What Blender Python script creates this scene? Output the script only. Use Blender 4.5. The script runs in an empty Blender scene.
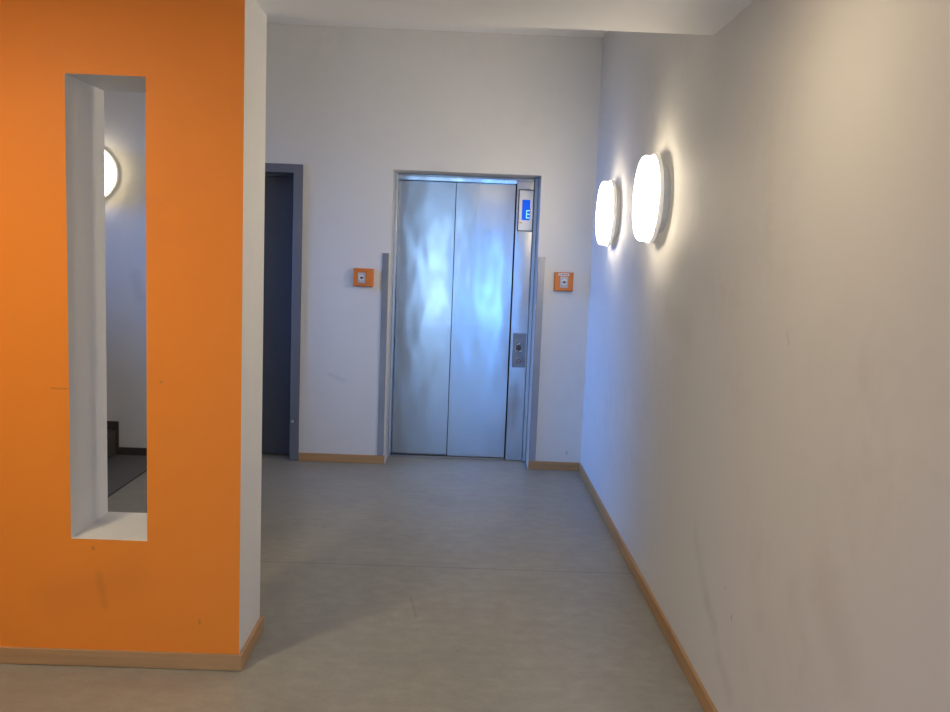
import bpy, bmesh, math, random
from mathutils import Vector, Matrix

sc = bpy.context.scene
C = sc.collection
PI = math.pi

# ------------------------------------------------------------------ camera
F_PX, YAW, PITCH, ROLL = 885.9, 0.0170, 0.1163, 0.0397
cy, sy, cp, sp = math.cos(YAW), math.sin(YAW), math.cos(PITCH), math.sin(PITCH)
fw = Vector((sy*cp, cy*cp, -sp))
r0 = Vector((cy, -sy, 0))
u0 = r0.cross(fw)
right = math.cos(ROLL)*r0 + math.sin(ROLL)*u0
up = -math.sin(ROLL)*r0 + math.cos(ROLL)*u0
cam = bpy.data.cameras.new('camera')
cam.sensor_fit = 'HORIZONTAL'
cam.sensor_width = 36
cam.lens = F_PX/950*36
cam.clip_start = 0.02
co = bpy.data.objects.new('camera', cam)
C.objects.link(co)
m = Matrix.Identity(4)
for i in range(3):
    m[i][0] = right[i]; m[i][1] = up[i]; m[i][2] = -fw[i]; m[i][3] = (0, 0, 1.5)[i]
co.matrix_world = m
sc.camera = co

# ------------------------------------------------------------------ world, exposure
w = bpy.data.worlds.new('daylight')
sc.world = w
w.use_nodes = True
w.node_tree.nodes['Background'].inputs[0].default_value = (0.45, 0.62, 1.0, 1)
w.node_tree.nodes['Background'].inputs[1].default_value = 0.2
sc.view_settings.view_transform = 'Standard'
sc.view_settings.look = 'None'
sc.view_settings.gamma = 1
sc.view_settings.use_curve_mapping = False
sc.view_settings.exposure = 0.08

# strengths
WALL_LAMP = 22.0
CEIL_LAMP_R = 21.0
CEIL_LAMP_L = 108.0
ENTRY_W = 4.6
FLOOR_W = 16.0
STAIR_W = 12.0
STAIR_SKY_W = 3.5
WARM = (1.0, 0.83, 0.57)
LAMPW = (1.0, 0.86, 0.64)


def area(name, loc, rot, sx, sy_, power, col):
    l = bpy.data.lights.new(name, 'AREA')
    l.shape = 'RECTANGLE'; l.size = sx; l.size_y = sy_; l.energy = power; l.color = col
    o = bpy.data.objects.new(name, l); C.objects.link(o)
    o.location = loc; o.rotation_euler = rot
    return o


# daylight through the glazed entrance doors behind the camera, and the stair window
a_ = area('entrance_daylight', (-0.42, -2.16, 1.20), (PI/2, 0, 0), 0.26, 1.9, ENTRY_W, (0.34, 0.60, 1.0))
a_.data.spread = math.radians(85)
a_ = area('entrance_daylight', (0.50, -2.16, 0.85), (PI/2, 0, 0), 0.30, 1.4, ENTRY_W*1.1, (0.15, 0.40, 1.0))
a_.data.spread = math.radians(85)
a_ = area('entrance_daylight_floor', (0.30, -2.0, 2.0), (0, 0, 0), 0.8, 0.5, FLOOR_W, (0.20, 0.42, 1.0))
a_.rotation_euler = (Vector((0.30, 0.1, 0.0))-Vector(a_.location)).to_track_quat('-Z', 'Y').to_euler()
a_.data.spread = math.radians(80)
a_ = area('stair_window_skylight', (-4.30, 5.2, 2.0), (0, -PI/2, 0), 1.1, 1.2, STAIR_SKY_W, (0.22, 0.38, 1.0))
a_ = area('stair_window_daylight', (-4.36, 5.35, 2.0), (0, 0, 0), 0.9, 1.0, STAIR_W, (0.12, 0.34, 1.0))
a_.rotation_euler = (Vector((0.875, 5.75, 0.75))-Vector(a_.location)).to_track_quat('-Z', 'Y').to_euler()
a_.data.spread = math.radians(40)

# ------------------------------------------------------------------ room numbers
D = 6.106      # far wall
RW = 0.8755    # right wall
LW = -4.2
HC = 2.954     # high ceiling
HS = 2.316     # low ceiling
P0, P1 = 2.997, 3.32   # orange wall, front and back
PX = -0.7405
BK = -2.1
EL, ER, ET = -0.499, 0.507, 2.035
DR, DT = -1.105, 2.0435
DL = -2.03
NL, NR, NT, NB = -1.325, -1.062, 2.028, 0.4595


# ------------------------------------------------------------------ node helpers
def mat(name):
    mt = bpy.data.materials.new(name); mt.use_nodes = True
    nt = mt.node_tree
    return mt, nt, nt.nodes['Principled BSDF']


def N(nt, typ, **kw):
    n = nt.nodes.new(typ)
    for k, v in kw.items():
        if k.startswith('i_'):
            key = k[2:]
            n.inputs[int(key) if key.isdigit() else key].default_value = v
        else:
            setattr(n, k, v)
    return n


def math_n(nt, op, a, b=None, clamp=False):
    n = nt.nodes.new('ShaderNodeMath'); n.operation = op; n.use_clamp = clamp
    for i, v in enumerate((a, b)):
        if v is None: continue
        if hasattr(v, 'links'): nt.links.new(v, n.inputs[i])
        else: n.inputs[i].default_value = v
    return n.outputs[0]


def noise(nt, vec, scale, detail=4, rough=0.55, stretch=None):
    if stretch:
        mp = N(nt, 'ShaderNodeMapping'); mp.inputs['Scale'].default_value = stretch
        nt.links.new(vec, mp.inputs['Vector']); vec = mp.outputs[0]
    n = N(nt, 'ShaderNodeTexNoise'); n.inputs['Scale'].default_value = scale
    n.inputs['Detail'].default_value = detail; n.inputs['Roughness'].default_value = rough
    nt.links.new(vec, n.inputs['Vector'])
    return n.outputs['Fac']


def rng(nt, v, a, b, c, d):
    n = N(nt, 'ShaderNodeMapRange'); nt.links.new(v, n.inputs[0])
    for i, x in enumerate((a, b, c, d)): n.inputs[1+i].default_value = x
    return n.outputs[0]


def mix(nt, fac, a, b):
    n = N(nt, 'ShaderNodeMix', data_type='RGBA')
    if hasattr(fac, 'links'): nt.links.new(fac, n.inputs[0])
    else: n.inputs[0].default_value = fac
    for i, v in ((6, a), (7, b)):
        if hasattr(v, 'links'): nt.links.new(v, n.inputs[i])
        else: n.inputs[i].default_value = (*v, 1)
    return n.outputs[2]


def segmask(nt, pos, a, b, wd, soft):
    """1 close to the 3-D segment a-b, 0 away from it"""
    a = Vector(a); b = Vector(b); ab = b-a; L2 = max(ab.length_squared, 1e-9)
    s = N(nt, 'ShaderNodeVectorMath', operation='SUBTRACT'); nt.links.new(pos, s.inputs[0]); s.inputs[1].default_value = a
    d = N(nt, 'ShaderNodeVectorMath', operation='DOT_PRODUCT'); nt.links.new(s.outputs[0], d.inputs[0]); d.inputs[1].default_value = ab/L2
    t = math_n(nt, 'ADD', d.outputs['Value'], 0.0, True)
    sc_ = N(nt, 'ShaderNodeVectorMath', operation='SCALE'); sc_.inputs[0].default_value = ab; nt.links.new(t, sc_.inputs['Scale'])
    e = N(nt, 'ShaderNodeVectorMath', operation='DISTANCE'); nt.links.new(s.outputs[0], e.inputs[0]); nt.links.new(sc_.outputs[0], e.inputs[1])
    return rng(nt, e.outputs['Value'], wd, wd+soft, 1.0, 0.0)


def add_marks(nt, col, pos, marks):
    for (a, b, wd, soft, strength, c) in marks:
        f = math_n(nt, 'MULTIPLY', segmask(nt, pos, a, b, wd, soft), strength*0.6)
        col = mix(nt, f, col, c)
    return col


def bump(nt, p, h, strength, dist):
    b = N(nt, 'ShaderNodeBump'); b.inputs['Strength'].default_value = strength; b.inputs['Distance'].default_value = dist
    nt.links.new(h, b.inputs['Height']); nt.links.new(b.outputs[0], p.inputs['Normal'])


def paint(name, base, dirt, marks=(), rough=0.6, dirt_amt=0.2, spec=0.35):
    mt, nt, p = mat(name)
    pos = N(nt, 'ShaderNodeNewGeometry').outputs['Position']
    n1 = noise(nt, pos, 1.7, 5, 0.6)
    n2 = noise(nt, pos, 9.0, 4, 0.6)
    f = math_n(nt, 'MULTIPLY', rng(nt, n1, 0.48, 0.72, 0, 1), rng(nt, n2, 0.40, 0.70, 0, 1))
    col = mix(nt, math_n(nt, 'MULTIPLY', f, dirt_amt), base, dirt)
    col = add_marks(nt, col, pos, marks)
    nt.links.new(col, p.inputs['Base Color'])
    p.inputs['Roughness'].default_value = rough
    p.inputs['Specular IOR Level'].default_value = spec
    bump(nt, p, noise(nt, pos, 160, 3, 0.6), 0.12, 0.002)
    return mt


GREYM = (0.25, 0.22, 0.21)
right_marks = [
    ((RW, 3.10, 0.52), (RW, 2.92, 0.36), 0.0, 0.06, 0.18, GREYM),
    ((RW, 2.90, 0.345), (RW, 2.80, 0.30), 0.0, 0.05, 0.26, GREYM),
    ((RW, 2.74, 0.23), (RW, 2.60, 0.17), 0.0, 0.05, 0.22, GREYM),
    ((RW, 2.64, 0.405), (RW, 2.635, 0.40), 0.003, 0.004, 0.8, GREYM),
    ((RW, 2.72, 0.47), (RW, 2.718, 0.465), 0.002, 0.003, 0.7, GREYM),
    ((RW, 3.75, 1.30), (RW, 3.4, 1.22), 0.02, 0.10, 0.16, GREYM),
    ((RW, 2.36, 1.32), (RW, 2.34, 1.29), 0.001, 0.006, 0.4, GREYM),
    ((RW, 2.0, 0.75), (RW, 1.85, 0.62), 0.02, 0.09, 0.18, (0.35, 0.25, 0.22)),
]
M = {}
M['white'] = paint('off_white_wall_paint', (0.74, 0.72, 0.68), (0.50, 0.45, 0.42))
M['white_right'] = paint('off_white_wall_paint_scuffed', (0.74, 0.72, 0.68), (0.48, 0.42, 0.39), right_marks, dirt_amt=0.25)
M['white_far'] = paint('off_white_wall_paint_far', (0.74, 0.72, 0.68), (0.50, 0.45, 0.42), [
    ((0.775, D, 0.13), (0.775, D, 0.12), 0.006, 0.006, 0.5, (0.2, 0.18, 0.2)),
    ((-0.90, D, 0.62), (-0.80, D, 0.58), 0.002, 0.02, 0.25, GREYM),
    ((-2.24, D, 1.25), (-2.20, D, 1.1), 0.01, 0.05, 0.25, GREYM),
])
M['ceil'] = paint('ceiling_paint', (0.85, 0.84, 0.82), (0.78, 0.77, 0.75), dirt_amt=0.2)
M['sill_paint'] = M['white']
OD = (0.42, 0.13, 0.03)
M['orange'] = paint('orange_wall_paint', (0.93, 0.27, 0.022), (0.80, 0.23, 0.035), [
    ((-1.385, P0, 0.985), (-1.33, P0, 0.985), 0.001, 0.003, 0.8, OD),
    ((-1.25, P0, 0.43), (-1.248, P0, 0.425), 0.003, 0.004, 0.8, OD),
    ((-1.015, P0, 1.02), (-1.01, P0, 1.02), 0.002, 0.004, 0.7, OD),
    ((-0.88, P0, 0.18), (-0.88, P0, 0.165), 0.002, 0.003, 0.7, OD),
    ((-1.38, P0, 0.25), (-1.12, P0, 0.32), 0.01, 0.10, 0.25, (0.5, 0.16, 0.04)),
    ((-1.23, P0, 0.33), (-1.21, P0, 0.22), 0.001, 0.02, 0.35, OD),
], rough=0.55, dirt_amt=0.35)


def lino():
    mt, nt, p = mat('grey_linoleum')
    pos = N(nt, 'ShaderNodeNewGeometry').outputs['Position']
    a = noise(nt, pos, 18, 3, 0.6, (0.7, 1.0, 1.0))
    b = noise(nt, pos, 3.0, 4, 0.6)
    c = noise(nt, pos, 70, 3, 0.6)
    col = mix(nt, rng(nt, a, 0.35, 0.68, 0, 1), (0.288, 0.270, 0.218), (0.338, 0.318, 0.262))
    col = mix(nt, math_n(nt, 'MULTIPLY', rng(nt, b, 0.42, 0.66, 0, 1), 0.4), col, (0.25, 0.235, 0.205))
    col = mix(nt, math_n(nt, 'MULTIPLY', rng(nt, c, 0.50, 0.80, 0, 1), 0.25), col, (0.16, 0.15, 0.13))
    dk = (0.10, 0.095, 0.08)
    col = add_marks(nt, col, pos, [
        ((-4.0, 4.088, 0), (0.9, 4.088, 0), 0.0025, 0.004, 0.8, dk),
        ((-0.174, 3.712, 0), (-0.140, 3.50, 0), 0.0015, 0.006, 0.45, dk),
        ((-0.70, 4.64, 0), (-0.695, 4.64, 0), 0.005, 0.008, 0.6, dk),
        ((-0.745, 4.66, 0), (-0.74, 4.66, 0), 0.004, 0.006, 0.6, dk),
        ((0.32, 4.95, 0), (0.322, 4.95, 0), 0.004, 0.008, 0.6, dk),
        ((0.50, 4.13, 0), (0.503, 4.13, 0), 0.003, 0.005, 0.6, dk),
        ((0.03, 3.20, 0), (0.033, 3.20, 0), 0.003, 0.005, 0.6, dk),
        ((-0.50, D+0.004, 0), (0.51, D+0.004, 0), 0.002, 0.004, 0.5, dk),
    ])
    nt.links.new(col, p.inputs['Base Color'])
    nt.links.new(rng(nt, b, 0.3, 0.7, 0.355, 0.40), p.inputs['Roughness'])
    p.inputs['Specular IOR Level'].default_value = 0.5
    return mt


def plain(name, col, rough=0.5, metal=0.0, var=0.12, scale=30, spec=0.5):
    mt, nt, p = mat(name)
    pos = N(nt, 'ShaderNodeNewGeometry').outputs['Position']
    n = noise(nt, pos, scale, 3, 0.6)
    c2 = tuple(x*(1-var*2) for x in col)
    nt.links.new(mix(nt, rng(nt, n, 0.35, 0.7, 0, 1), col, c2), p.inputs['Base Color'])
    p.inputs['Roughness'].default_value = rough; p.inputs['Metallic'].default_value = metal
    p.inputs['Specular IOR Level'].default_value = spec
    return mt


def wood(name, axis):
    mt, nt, p = mat(name)
    pos = N(nt, 'ShaderNodeNewGeometry').outputs['Position']
    st = [40, 40, 40]; st[axis] = 2.0
    a = noise(nt, pos, 1.0, 5, 0.6, tuple(st))
    nt.links.new(mix(nt, rng(nt, a, 0.3, 0.7, 0, 1), (0.52, 0.30, 0.12), (0.40, 0.22, 0.085)), p.inputs['Base Color'])
    p.inputs['Roughness'].default_value = 0.42
    return mt


def steel(name, base=(0.45, 0.45, 0.45), rough=0.21, aniso=0.6, wav=0.25):
    mt, nt, p = mat(name)
    pos = N(nt, 'ShaderNodeNewGeometry').outputs['Position']
    b = noise(nt, pos, 2.4, 4, 0.6)
    c2 = tuple(x*0.88 for x in base)
    nt.links.new(mix(nt, rng(nt, b, 0.35, 0.7, 0, 1), base, c2), p.inputs['Base Color'])
    p.inputs['Metallic'].default_value = 1.0
    r = rng(nt, b, 0.35, 0.7, rough-0.02, rough+0.03)
    nt.links.new(r, p.inputs['Roughness'])
    p.inputs['Anisotropic'].default_value = aniso
    p.inputs['Anisotropic Rotation'].default_value = 0.25
    t = N(nt, 'ShaderNodeTangent', direction_type='RADIAL', axis='Z')
    nt.links.new(t.outputs[0], p.inputs['Tangent'])
    h = noise(nt, pos, 3.2, 2, 0.5, (1.0, 1.0, 0.45))
    bump(nt, p, h, wav, 0.02)
    return mt


def glow(name, col, strength):
    mt, nt, p = mat(name)
    p.inputs['Base Color'].default_value = (*[min(1, c) for c in col], 1)
    pos = N(nt, 'ShaderNodeTexCoord').outputs['Object']
    n = noise(nt, pos, 6, 2, 0.5)
    p.inputs['Emission Color'].default_value = (*col, 1)
    nt.links.new(rng(nt, n, 0, 1, strength*0.97, strength*1.03), p.inputs['Emission Strength'])
    p.inputs['Roughness'].default_value = 0.4
    return mt


M['lino'] = lino()
M['dark_floor'] = plain('dark_grey_floor_tile', (0.135, 0.130, 0.128), 0.5, scale=60)
M['stone'] = plain('dark_stone_skirting', (0.075, 0.062, 0.050), 0.5, scale=40, spec=0.3)
M['wood_x'] = wood('beech_skirting_crosswise', 0)
M['wood_y'] = wood('beech_skirting_lengthwise', 1)
M['steel'] = steel('brushed_stainless_steel')
M['steel_trim'] = steel('stainless_trim', (0.50, 0.50, 0.50), 0.36, 0.3, 0.05)
M['steel_guard'] = steel('stainless_guard', (0.36, 0.36, 0.37), 0.5, 0.4, 0.05)
M['steel_dark'] = plain('dark_steel_plate', (0.27, 0.27, 0.29), 0.4, 0.8)
M['bezel'] = plain('dark_bezel', (0.10, 0.10, 0.11), 0.5, 0.4)
M['black'] = plain('black_rubber', (0.012, 0.012, 0.013), 0.6)
M['door_grey'] = plain('slate_grey_door_paint', (0.085, 0.092, 0.11), 0.45, var=0.04, scale=5)
M['frame_grey'] = plain('mid_grey_frame_paint', (0.165, 0.175, 0.20), 0.42, var=0.04, scale=5)
M['orange_plastic'] = plain('orange_plastic', (0.76, 0.20, 0.012), 0.35, var=0.06)
M['grey_plastic'] = plain('pale_grey_plastic', (0.58, 0.58, 0.60), 0.4, var=0.04)
M['white_plastic'] = plain('white_plastic', (0.78, 0.78, 0.76), 0.35, var=0.03)
M['rim'] = plain('lamp_rim_grey', (0.72, 0.72, 0.70), 0.4, var=0.05)
M['ink'] = plain('dark_ink', (0.03, 0.03, 0.04), 0.5)
M['red'] = plain('red_plastic', (0.25, 0.07, 0.06), 0.4)
M['lamp'] = glow('wall_lamp_diffuser', LAMPW, WALL_LAMP)
M['lamp_stair'] = glow('stairwell_lamp_diffuser', (1.0, 0.84, 0.56), 9.0)
M['rim_glow'] = glow('lamp_rim_added_glow', (1.0, 0.95, 0.85), 0.22)  # faint emission added to the pale grey rim so it looks lit
M['clamp_r'] = glow('ceiling_lamp_diffuser', WARM, CEIL_LAMP_R)
M['clamp_l'] = glow('ceiling_lamp_diffuser_brighter', WARM, CEIL_LAMP_L)
M['screen'] = glow('blue_display_light', (0.0, 0.12, 1.0), 0.75)
M['screen'].node_tree.nodes['Principled BSDF'].inputs['Base Color'].default_value = (0.0, 0.02, 0.1, 1)
M['screen'].node_tree.nodes['Principled BSDF'].inputs['Specular IOR Level'].default_value = 0.2
M['glyph'] = glow('pale_blue_display_figure', (0.25, 0.65, 1.0), 1.3)


# ------------------------------------------------------------------ mesh helpers
def box(bm, a, b, mi=0):
    vs = [bm.verts.new((x, y, z)) for x in (a[0], b[0]) for y in (a[1], b[1]) for z in (a[2], b[2])]
    for q in ((0, 1, 3, 2), (4, 6, 7, 5), (0, 4, 5, 1), (2, 3, 7, 6), (0, 2, 6, 4), (1, 5, 7, 3)):
        f = bm.faces.new([vs[i] for i in q]); f.material_index = mi


def obj(name, bm, ms, parent=None, bevel=0, smooth=False, loc=None, kind=None):
    bmesh.ops.recalc_face_normals(bm, faces=bm.faces)
    me = bpy.data.meshes.new(name); bm.to_mesh(me); bm.free()
    for x in (ms if isinstance(ms, (list, tuple)) else [ms]): me.materials.append(x)
    o = bpy.data.objects.new(name, me); C.objects.link(o)
    if smooth:
        for p in me.polygons: p.use_smooth = True
    if bevel:
        b = o.modifiers.new('bevel', 'BEVEL'); b.width = bevel; b.segments = 2; b.limit_method = 'ANGLE'
    if parent: o.parent = parent
    if loc is not None:
        for v in me.vertices: v.co -= Vector(loc)
        o.location = loc
    if kind: o['kind'] = kind
    return o


def wbox(name, a, b, ms, parent=None, bevel=0, kind=None):
    bm = bmesh.new(); box(bm, a, b)
    return obj(name, bm, ms, parent, bevel, kind=kind)


def thing(name, label, cat, loc=(0, 0, 0), rot=(0, 0, 0), group=None):
    o = bpy.data.objects.new(name, None); C.objects.link(o)
    o.empty_display_size = 0.1
    o.location = loc; o.rotation_euler = rot; o['label'] = label; o['category'] = cat
    if group: o['group'] = group
    return o


def holed(bm, axis, t0, t1, u0, u1, z0, z1, holes):
    """wall slab; axis 'y' -> slab between y=t0..t1 spanning x=u0..u1; 'x' likewise. holes (ua,ub,za,zb)"""
    us = sorted({u0, u1, *[h[0] for h in holes], *[h[1] for h in holes]})
    zs = sorted({z0, z1, *[h[2] for h in holes], *[h[3] for h in holes]})
    def inside(i, j):
        if not (0 <= i < len(us)-1 and 0 <= j < len(zs)-1): return False
        uc = (us[i]+us[i+1])/2; zc = (zs[j]+zs[j+1])/2
        return not any(h[0] < uc < h[1] and h[2] < zc < h[3] for h in holes)
    cache = {}
    def V(u, t, z):
        k = (round(u, 5), round(t, 5), round(z, 5))
        if k not in cache: cache[k] = bm.verts.new((u, t, z) if axis == 'y' else (t, u, z))
        return cache[k]
    for i in range(len(us)-1):
        for j in range(len(zs)-1):
            if not inside(i, j): continue
            a, b, c, d = us[i], us[i+1], zs[j], zs[j+1]
            for t in (t0, t1): bm.faces.new([V(a, t, c), V(b, t, c), V(b, t, d), V(a, t, d)])
            if not inside(i-1, j): bm.faces.new([V(a, t0, c), V(a, t1, c), V(a, t1, d), V(a, t0, d)])
            if not inside(i+1, j): bm.faces.new([V(b, t0, c), V(b, t1, c), V(b, t1, d), V(b, t0, d)])
            if not inside(i, j-1): bm.faces.new([V(a, t0, c), V(b, t0, c), V(b, t1, c), V(a, t1, c)])
            if not inside(i, j+1): bm.faces.new([V(a, t0, d), V(b, t0, d), V(b, t1, d), V(a, t1, d)])


def lathe(bm, prof, seg=64, mi=0):
    """profile (radius, z) revolved about z; radius 0 closes"""
    rings = []
    for r, z in prof:
        if r < 1e-6: rings.append([bm.verts.new((0, 0, z))])
        else: rings.append([bm.verts.new((r*math.cos(2*PI*k/seg), r*math.sin(2*PI*k/seg), z)) for k in range(seg)])
    for A, B in zip(rings, rings[1:]):
        for k in range(seg):
            k2 = (k+1) % seg
            if len(A) == 1 and len(B) == 1: continue
            if len(A) == 1: f = bm.faces.new([A[0], B[k], B[k2]])
            elif len(B) == 1: f = bm.faces.new([A[k], A[k2], B[0]])
            else: f = bm.faces.new([A[k], A[k2], B[k2], B[k]])
            f.material_index = mi


def lathe_obj(name, prof, m_, parent, seg=64, auto=True, matrix=None):
    bm = bmesh.new(); lathe(bm, prof, seg)
    if matrix is not None: bmesh.ops.transform(bm, matrix=matrix, verts=bm.verts)
    o = obj(name, bm, m_, parent, smooth=True)
    if auto:
        e = o.modifiers.new('edges', 'EDGE_SPLIT'); e.split_angle = math.radians(40)
    return o


# ------------------------------------------------------------------ structure
T = 0.25
# floors
bm = bmesh.new(); box(bm, (-2.02, P0, -0.12), (RW+0.1, D+0.45, 0)); box(bm, (LW-T, BK-T, -0.12), (RW+0.1, P0, 0)); 
obj('floor', bm, M['lino'], kind='structure')
wbox('floor', (LW-T, P0, -0.12), (-2.026, D+0.1, 0.0), M['dark_floor'], kind='structure')
wbox('trim_1', (-2.026, P1, -0.02), (-2.016, D-0.03, 0.0015), M['black'], kind='structure')

# ceilings
wbox('ceiling', (LW-T, BK-T, HS), (RW+T, P1-0.002, HC+0.25), M['ceil'], kind='structure')
wbox('ceiling', (LW-T, P1-0.002, HC), (RW+T, D+0.6, HC+0.25), M['ceil'], kind='structure')

# walls
bm = bmesh.new(); holed(bm, 'y', D, D+0.38, LW, RW, 0, HC, [(EL, ER, 0, ET), (DL, DR, 0, DT)])
obj('wall_back', bm, M['white_far'], kind='structure')
wbox('wall_right', (RW, BK, 0), (RW+T, D+0.6, HC), M['white_right'], kind='structure')
bm = bmesh.new(); holed(bm, 'x', LW-T, LW, BK, D+0.38, 0, HC, [(4.55, 5.85, 1.4, 2.6)])
obj('wall_left', bm, M['white'], kind='structure')
bm = bmesh.new(); holed(bm, 'y', BK-0.2, BK, LW, RW, 0, HS, [(-0.95, 0.86, 0, 2.3)])
obj('wall_rear', bm, M['white'], kind='structure')
bm = bmesh.new(); holed(bm, 'y', P0, P1-0.004, LW, PX, 0, HS, [(NL, NR, NB, NT)])
bm.faces.ensure_lookup_table()
for f in bm.faces:
    c = f.calc_center_median()
    f.material_index = 1 if abs(c.y-P0) < 1e-4 else 0
obj('wall_orange', bm, [M['white'], M['orange']], kind='structure')
# shaft behind the lift doors and behind the grey door
wbox('wall_shaft', (EL-0.2, D+0.40, -0.1), (ER+0.2, D+0.48, HC), M['black'], kind='structure')
wbox('wall_cupboard', (DL-0.1, D+0.39, -0.1), (DR+0.1, D+0.44, DT+0.1), M['black'], kind='structure')

# rear entrance frame (glazed double door, behind the viewer) and stair window frame
r = thing('door_2', '', '')
del r['label'], r['category']; r['kind'] = 'structure'
for x0, x1 in ((-0.95, -0.87), (-0.13, 0.13), (0.79, 0.86)):
    wbox('frame', (x0, BK-0.06, 0), (x1, BK+0.02, 2.3), M['frame_grey'], r)
for z0, z1 in ((0.0, 0.12), (2.2, 2.3)):
    wbox('rail', (-0.87, BK-0.055, z0), (0.79, BK+0.015, z1), M['frame_grey'], r)
wn = thing('window_1', '', '')
del wn['label'], wn['category']; wn['kind'] = 'structure'
for a, b in (((4.55, 1.4), (4.60, 2.6)), ((5.80, 1.4), (5.85, 2.6)), ((4.60, 1.4), (5.80, 1.45)), ((4.60, 2.55), (5.80, 2.6))):
    wbox('window_frame', (LW-0.10, a[0], a[1]), (LW-0.04, b[0], b[1]), M['white_plastic'], wn)

# skirting boards
BT, BH = 0.013, 0.060


def skirt(name, a, b, m_):
    o = wbox(name, a, b, m_, bevel=0.0025, kind='structure')
    return o


skirt('baseboard_back', (DR+0.004, D-BT, 0.001), (EL-0.004, D, BH), M['wood_x'])
skirt('baseboard_back', (ER+0.002, D-BT, 0.001), (RW-BT, D, BH), M['wood_x'])
skirt('baseboard_right', (RW-BT, BK, 0.001), (RW, D, BH), M['wood_y'])
bm = bmesh.new()
pts = [(LW, P0-BT), (PX+BT, P0-BT), (PX+BT, P1+0.010), (PX, P1+0.010), (PX, P0), (LW, P0)]
lo = [bm.verts.new((x, y, 0.001)) for x, y in pts]; hi = [bm.verts.new((x, y, BH)) for x, y in pts]
bm.faces.new(lo[::-1]); bm.faces.new(hi)
for i in range(6):
    j = (i+1) % 6; bm.faces.new([lo[i], lo[j], hi[j], hi[i]])
for f in bm.faces:
    f.material_index = 1 if f.calc_center_median().x > PX and f.calc_center_median().y > P0-BT+0.001 else 0
obj('baseboard_orange_wall', bm, [M['wood_x'], M['wood_y']], bevel=0.0025, kind='structure')

# ------------------------------------------------------------------ grey door on the far wall
d = thing('door_1', '', '')
del d['label'], d['category']; d['kind'] = 'structure'
FWD = 0.063
bm = bmesh.new()
holed(bm, 'y', D-0.012, D+0.15, DL-0.01, DR, 0.001, DT, [(DL-0.01+FWD, DR-FWD, 0.001, DT-FWD+0.004)])
obj('door_frame', bm, M['frame_grey'], d, bevel=0.003)
# narrow raised stop along the frame opening
bm = bmesh.new()
box(bm, (DR-FWD-0.018, D+0.10, 0.001), (DR-FWD, D+0.15, DT-FWD)); box(bm, (DL+0.053, D+0.10, DT-FWD-0.014), (DR-FWD-0.018, D+0.15, DT-FWD+0.004))
obj('door_stop', bm, M['door_grey'], d)
wbox('door_leaf', (DL+0.056, D+0.152, 0.008), (DR-FWD-0.003, D+0.197, DT-FWD-0.002), M['door_grey'], d, bevel=0.002)
bm = bmesh.new(); lathe(bm, [(0, 0), (0.010, 0), (0.010, 0.006), (0.007, 0.009), (0, 0.009)], 16)
bmesh.ops.transform(bm, matrix=Matrix.Translation((DR-FWD+0.018, D-0.012, 0.28)) @ Matrix.Rotation(PI/2, 4, 'X'), verts=bm.verts)
k = obj('frame_stud', bm, M['steel_trim'], d, smooth=True); k['label'] = 'small bright metal stud'

# ------------------------------------------------------------------ lift doors
e = thing('elevator_door', 'brushed stainless steel two-panel elevator door recessed in the far wall', 'elevator door', (0, D+0.2, 0))


def epart(name, a, b, m_, bevel=0.0015):
    o = wbox(name, a, b, m_, bevel=bevel)
    o.parent = e; o.matrix_parent_inverse = Matrix.Translation((0, -(D+0.2), 0))
    return o


JF = D+0.21           # front of the steel jambs
XL, XR = -0.480, 0.481
HB = 1.990
epart('jamb', (EL+0.002, JF, 0.001), (XL, D+0.36, ET-0.002), M['steel_trim'])
epart('jamb', (XR, JF, 0.001), (ER-0.002, D+0.36, ET-0.002), M['steel_trim'])
epart('header', (XL, JF+0.05, HB+0.022), (XR, D+0.36, ET-0.002), M['steel'])
bm = bmesh.new()   # lip under the header
y0, y1 = JF+0.004, JF+0.006
v = [bm.verts.new(c) for c in [(XL, y0, HB+0.022), (0.356, y0, HB+0.022), (0.356, y1, HB), (XL, y1, HB), (XL, y1+0.05, HB+0.022), (0.356, y1+0.05, HB+0.022), (XL, y1+0.05, HB), (0.356, y1+0.05, HB)]]
for q in ((0, 1, 2, 3), (0, 4, 5, 1), (3, 2, 7, 6), (4, 6, 7, 5), (0, 3, 6, 4), (1, 5, 7, 2)): bm.faces.new([v[i] for i in q])
o = obj('header_lip', bm, M['steel']); o.parent = e; o.matrix_parent_inverse = Matrix.Translation((0, -(D+0.2), 0))
LY, RY, PY = D+0.300, D+0.275, D+0.235
epart('door_panel', (XL+0.002, LY, 0.009), (-0.072, LY+0.025, HB-0.001), M['steel'], 0.002)
epart('door_panel', (-0.070, RY, 0.009), (0.352, RY+0.024, HB-0.001), M['steel'], 0.002)
epart('side_panel', (0.358, PY, 0.002), (XR-0.001, PY+0.08, HB+0.021), M['steel'], 0.002)
epart('door_seal', (0.352, RY+0.002, 0.002), (0.3575, RY+0.03, HB), M['black'], 0)
epart('sill', (XL, JF+0.012, 0.001), (0.3575, D+0.36, 0.006), M['steel_guard'], 0.0008)
bm = bmesh.new()
for yy in (LY+0.012, RY+0.008): box(bm, (XL, yy-0.004, 0.0062), (0.352, yy+0.004, 0.0088))
o = obj('sill_groove', bm, M['black']); o.parent = e; o.matrix_parent_inverse = Matrix.Translation((0, -(D+0.2), 0))

# floor indicator
IS = 1.09
ind = thing('floor_indicator', 'narrow floor indicator with a lit blue screen high on the elevator side panel', 'floor indicator', (0.427, PY, 1.8085))


def lbox(name, a, b, m_, parent, bevel=0.001):
    return wbox(name, a, b, m_, parent, bevel)


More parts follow.
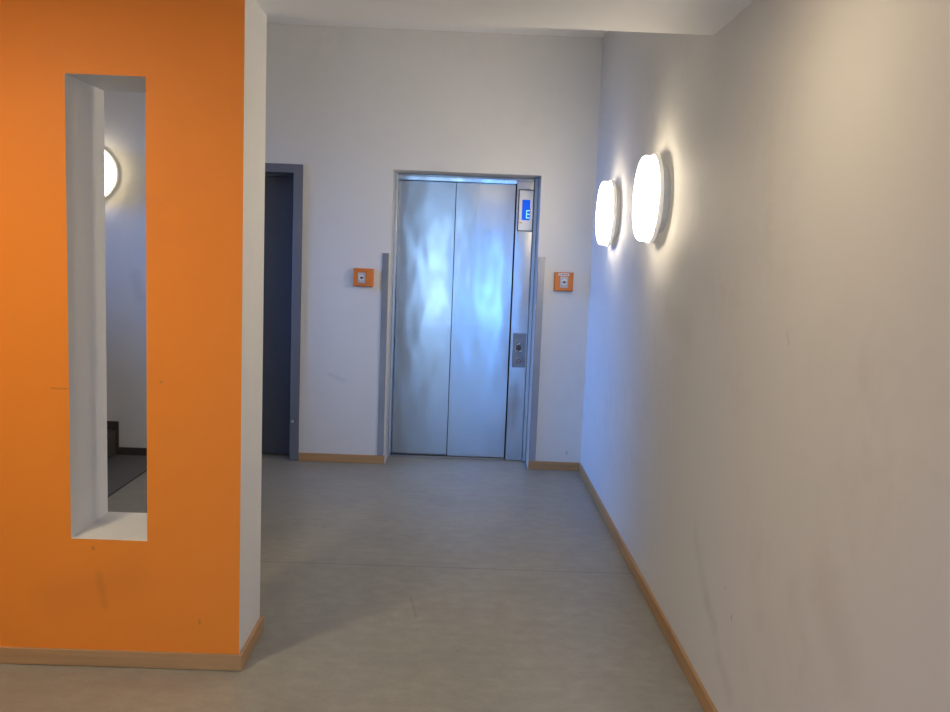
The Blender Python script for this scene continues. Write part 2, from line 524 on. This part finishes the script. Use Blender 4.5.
bm = bmesh.new()
holed(bm, 'y', -0.007, -0.0005, -0.052, 0.052, -0.1345, 0.1345, [(-0.046, 0.046, -0.1285, 0.1285)])
obj('bezel', bm, M['bezel'], ind, bevel=0.001)
lbox('face_plate', (-0.0455, -0.0055, -0.128), (0.0455, -0.0005, 0.128), M['steel_trim'], ind)
s = lbox('screen', (-0.026, -0.0075, -0.062), (0.026, -0.0056, 0.068), M['screen'], ind, 0.0005)
s['label'] = 'lit blue screen'
bm = bmesh.new()   # figure shown on the screen
gx, gz, hh, ww, tt = 0.002, -0.050, 0.052, 0.022, 0.0055
box(bm, (gx, -0.0083, gz), (gx+tt, -0.0076, gz+hh))
for kz in (0, (hh-tt)/2, hh-tt): box(bm, (gx+tt, -0.0083, gz+kz), (gx+ww, -0.0076, gz+kz+tt))
g = obj('screen_letter', bm, M['glyph'], ind); g['label'] = 'pale letter E on the screen'
bm = bmesh.new(); box(bm, (-0.040, -0.0064, -0.084), (-0.022, -0.0056, -0.076))
g = obj('imprint', bm, M['orange_plastic'], ind); g['label'] = 'small orange imprint'

ind.scale = (IS, 1, IS)

# call button plate
cpn = thing('call_button_plate', 'dark steel call button plate at hand height on the elevator side panel', 'call panel', (0.4235, PY, 0.812))
lbox('plate', (-0.0465, -0.005, -0.124), (0.0465, -0.0005, 0.124), M['steel_dark'], cpn, 0.002)
RX = Matrix.Rotation(PI/2, 4, 'X')
b1 = lathe_obj('call_button', [(0, 0.004), (0.014, 0.004), (0.014, 0.009), (0.017, 0.009), (0.020, 0.007), (0.020, 0), (0, 0)][::-1], M['bezel'], cpn, 32,
               matrix=Matrix.Translation((-0.006, -0.0055, 0.018)) @ RX)
bm = bmesh.new()
for kx, kz in ((-0.026, 0.022), (-0.030, 0.008), (-0.024, -0.006), (-0.010, 0.040), (0.000, 0.046), (0.004, -0.010), (0.012, -0.008), (-0.012, -0.004)):
    box(bm, (kx-0.0030, -0.0150, kz+0.004-0.0030), (kx+0.0030, -0.0052, kz+0.004+0.0030))
g = obj('raised_dots', bm, M['white_plastic'], cpn); g['label'] = 'raised white tactile dots'
for kx, kz in ((0.000, 0.036), (0.000, 0.000)):
    bm = bmesh.new(); lathe(bm, [(0, 0.002), (0.005, 0.002), (0.005, 0), (0, 0)], 12)
    bmesh.ops.transform(bm, matrix=Matrix.Translation((kx, -0.0096, kz)) @ RX, verts=bm.verts)
    g = obj('arrow_mark', bm, M['ink'], cpn)
b2 = lathe_obj('key_switch', [(0, 0.003), (0.008, 0.003), (0.008, 0.006), (0.012, 0.006), (0.015, 0.004), (0.015, 0), (0, 0)][::-1], M['red'], cpn, 32,
               matrix=Matrix.Translation((0.000, -0.0055, -0.078)) @ RX)
b2['label'] = 'reddish ring switch'
k2 = lathe_obj('switch_core', [(0, 0.006), (0.007, 0.006), (0.007, 0), (0, 0)][::-1], M['grey_plastic'], b2, 24,
               matrix=Matrix.Translation((0.000, -0.0056, -0.078)) @ RX)

# stainless corner guards
for (x0, x1, lab) in ((-0.555, -0.512, 'tall thin stainless guard strip on the wall just left of the elevator recess'),
                      (0.5095, 0.557, 'tall thin stainless guard strip on the wall just right of the elevator recess')):
    bm = bmesh.new(); box(bm, (x0, D-0.010, BH+0.001), (x1, D-0.001, 1.472 if x0 < 0 else 1.486))
    o = obj('corner_guard', bm, M['steel_guard'], bevel=0.002, loc=((x0+x1)/2, D, BH))
    o['label'] = lab; o['category'] = 'corner guard'; o['group'] = 'guard strips flanking the elevator recess'

# ------------------------------------------------------------------ orange key switch boxes


def frustum(bm, w0, h0, w1, h1, d0, d1, cx=0, cz=0):
    A = [bm.verts.new((cx+sx*w0/2, -d0, cz+sz*h0/2)) for sx, sz in ((-1, -1), (1, -1), (1, 1), (-1, 1))]
    B = [bm.verts.new((cx+sx*w1/2, -d1, cz+sz*h1/2)) for sx, sz in ((-1, -1), (1, -1), (1, 1), (-1, 1))]
    bm.faces.new(A); bm.faces.new(B[::-1])
    for i in range(4):
        j = (i+1) % 4; bm.faces.new([A[i], B[i], B[j], A[j]])


def key_box(label, loc, wd, ht, kx, label_strip):
    t = thing('key_switch_box', label, 'key switch', loc, group='orange key switch boxes beside the elevator')
    bm = bmesh.new(); frustum(bm, wd, ht, wd-0.006, ht-0.006, 0.001, 0.028)
    obj('housing', bm, M['orange_plastic'], t, bevel=0.004)
    bm = bmesh.new(); holed(bm, 'y', -0.036, -0.0285, -wd/2+0.006, wd/2-0.006, -ht/2+0.006, ht/2-0.006,
                            [(kx-0.028, kx+0.028, -0.040, 0.034 if not label_strip else 0.036)])
    obj('cover', bm, M['orange_plastic'], t, bevel=0.002)
    wbox('insert', (kx-0.0275, -0.031, -0.0395), (kx+0.0275, -0.0286, 0.0335 if not label_strip else 0.0355), M['grey_plastic'], t, 0.001)
    c = lathe_obj('lock_cylinder', [(0, 0), (0.021, 0), (0.021, 0.006), (0.018, 0.009), (0, 0.009)], M['white_plastic'], t, 32,
                  matrix=Matrix.Translation((kx, -0.0312, -0.002)) @ RX)
    bm = bmesh.new(); lathe(bm, [(0, 0), (0.0085, 0), (0.0085, 0.002), (0, 0.002)], 20)
    bmesh.ops.transform(bm, matrix=Matrix.Translation((kx, -0.0403, -0.002)) @ RX, verts=bm.verts)
    box(bm, (kx+0.009, -0.0415, -0.0045), (kx+0.018, -0.0403, 0.0005))
    if label_strip: box(bm, (kx-0.018, -0.0415, -0.0045), (kx-0.010, -0.0403, 0.0005))
    obj('keyhole', bm, M['ink'], c)
    if label_strip:
        l = wbox('label_strip', (kx-0.042, -0.0385, ht/2-0.024), (kx+0.034, -0.0363, ht/2-0.008), M['white_plastic'], t, 0.0008)
        l['label'] = 'white label strip'
        bm = bmesh.new()
        for a, b in ((-0.034, -0.026), (-0.018, -0.002), (0.004, 0.010), (0.016, 0.026)):
            box(bm, (kx+a, -0.0392, ht/2-0.018), (kx+b, -0.0386, ht/2-0.013))
        obj('print_line', bm, M['ink'], l)
    return t


key_box('orange key switch box without a label strip, left of the elevator', (-0.681, D, 1.300), 0.142, 0.126, -0.010, False)
key_box('orange key switch box with white label strip, right of the elevator', (0.692, D, 1.324), 0.135, 0.132, 0.0, True)

# ------------------------------------------------------------------ round wall lamps (axis +z of the empty points off the wall)


def wall_lamp(label, loc, rot, R=0.196, group='round wall lamps on the right wall', off=0.034, q=0.955):
    t = thing('wall_lamp', label, 'wall lamp', loc, rot, group)
    h = off
    lathe_obj('mounting_base', [(0, 0.0008), (0.150, 0.0008), (0.150, h*0.6), (0.138, h), (0, h)], M['rim'], t, 64)
    lathe_obj('rim', [(0, h+0.0005), (R*0.95, h+0.0005), (R, h+0.004), (R, h+0.020), (R*0.985, h+0.022), (0, h+0.022)], M['rim_glow'], t, 96)
    prof = [(0, h+0.0225), (R*(q-0.005), h+0.0225), (R*q, h+0.027), (R*q, h+0.052)]
    for k in range(1, 7):
        a = k/6*PI/2
        prof.append((R*q-0.014*(1-math.cos(a)), h+0.052+0.012*math.sin(a)))
    prof += [(R*0.5, h+0.067), (0, h+0.069)]
    dd = lathe_obj('diffuser', prof, M['lamp'] if loc[0] > 0 else M['lamp_stair'], t, 96, auto=False)
    dd['label'] = 'glowing white diffuser'
    return t


l0 = wall_lamp('round glowing wall lamp on the right wall, the nearer and larger-looking one', (RW, 4.00, 1.768), (0, -PI/2, 0))
l1 = wall_lamp('round glowing wall lamp on the right wall, the farther one next to the corner', (RW, 5.21, 1.756), (0, -PI/2, 0), 0.190, off=0.026)
l2 = wall_lamp('round glowing wall lamp half seen through the slot in the orange wall', (-2.535, D, 1.928), (PI/2, 0, 0), 0.190, 'round wall lamp in the stairwell', 0.012, 0.945)

for lab, loc in (('round flush lamp on the low ceiling near the right wall', (0.28, 2.1, HS)),
                 ('round flush lamp on the low ceiling in front of the orange wall', (-1.75, 1.70, HS))):
    t = thing('ceiling_lamp', lab, 'ceiling lamp', loc, (PI, 0, 0), 'round flush ceiling lamps')
    lathe_obj('housing', [(0, 0.0008), (0.17, 0.0008), (0.17, 0.035), (0.158, 0.035), (0.158, 0.015), (0, 0.015)], M['rim'], t, 64)
    lathe_obj('diffuser', [(0, 0.016), (0.156, 0.016), (0.156, 0.040), (0.145, 0.052), (0.10, 0.060), (0, 0.063)], M['clamp_r'] if loc[0] > 0 else M['clamp_l'], t, 64)

# ------------------------------------------------------------------ stairs behind the orange wall
st = thing('staircase', 'grey stairs with dark stepped skirting climbing left behind the orange wall slot', 'staircase', (-2.36, 5.5, 0))
inv = Matrix.Translation((2.36, -5.5, 0))
RS, TR = 0.1775, 0.285
x = -2.372
for i in range(6):
    xe = x-TR if i < 5 else LW+0.005
    o = wbox('step', (xe+0.001, 4.9, 0.001), (x, D-0.016, RS*(i+1)), M['stone'], bevel=0.004)
    o.parent = st; o.matrix_parent_inverse = inv
    x = x-TR
bm = bmesh.new()
box(bm, (-2.357, D-0.014, 0.001), (DL-0.012, D-0.001, 0.053))
x = -2.357
for i in range(6):
    xe = x-TR if i < 5 else LW+0.005
    box(bm, (xe, D-0.014, 0.001), (x, D-0.001, RS*(i+1)+0.058))
    x = x-TR
bmesh.ops.remove_doubles(bm, verts=bm.verts, dist=1e-4)
o = obj('skirting', bm, M['stone']); o.parent = st; o.matrix_parent_inverse = inv
o['label'] = 'dark brown stepped stone skirting'
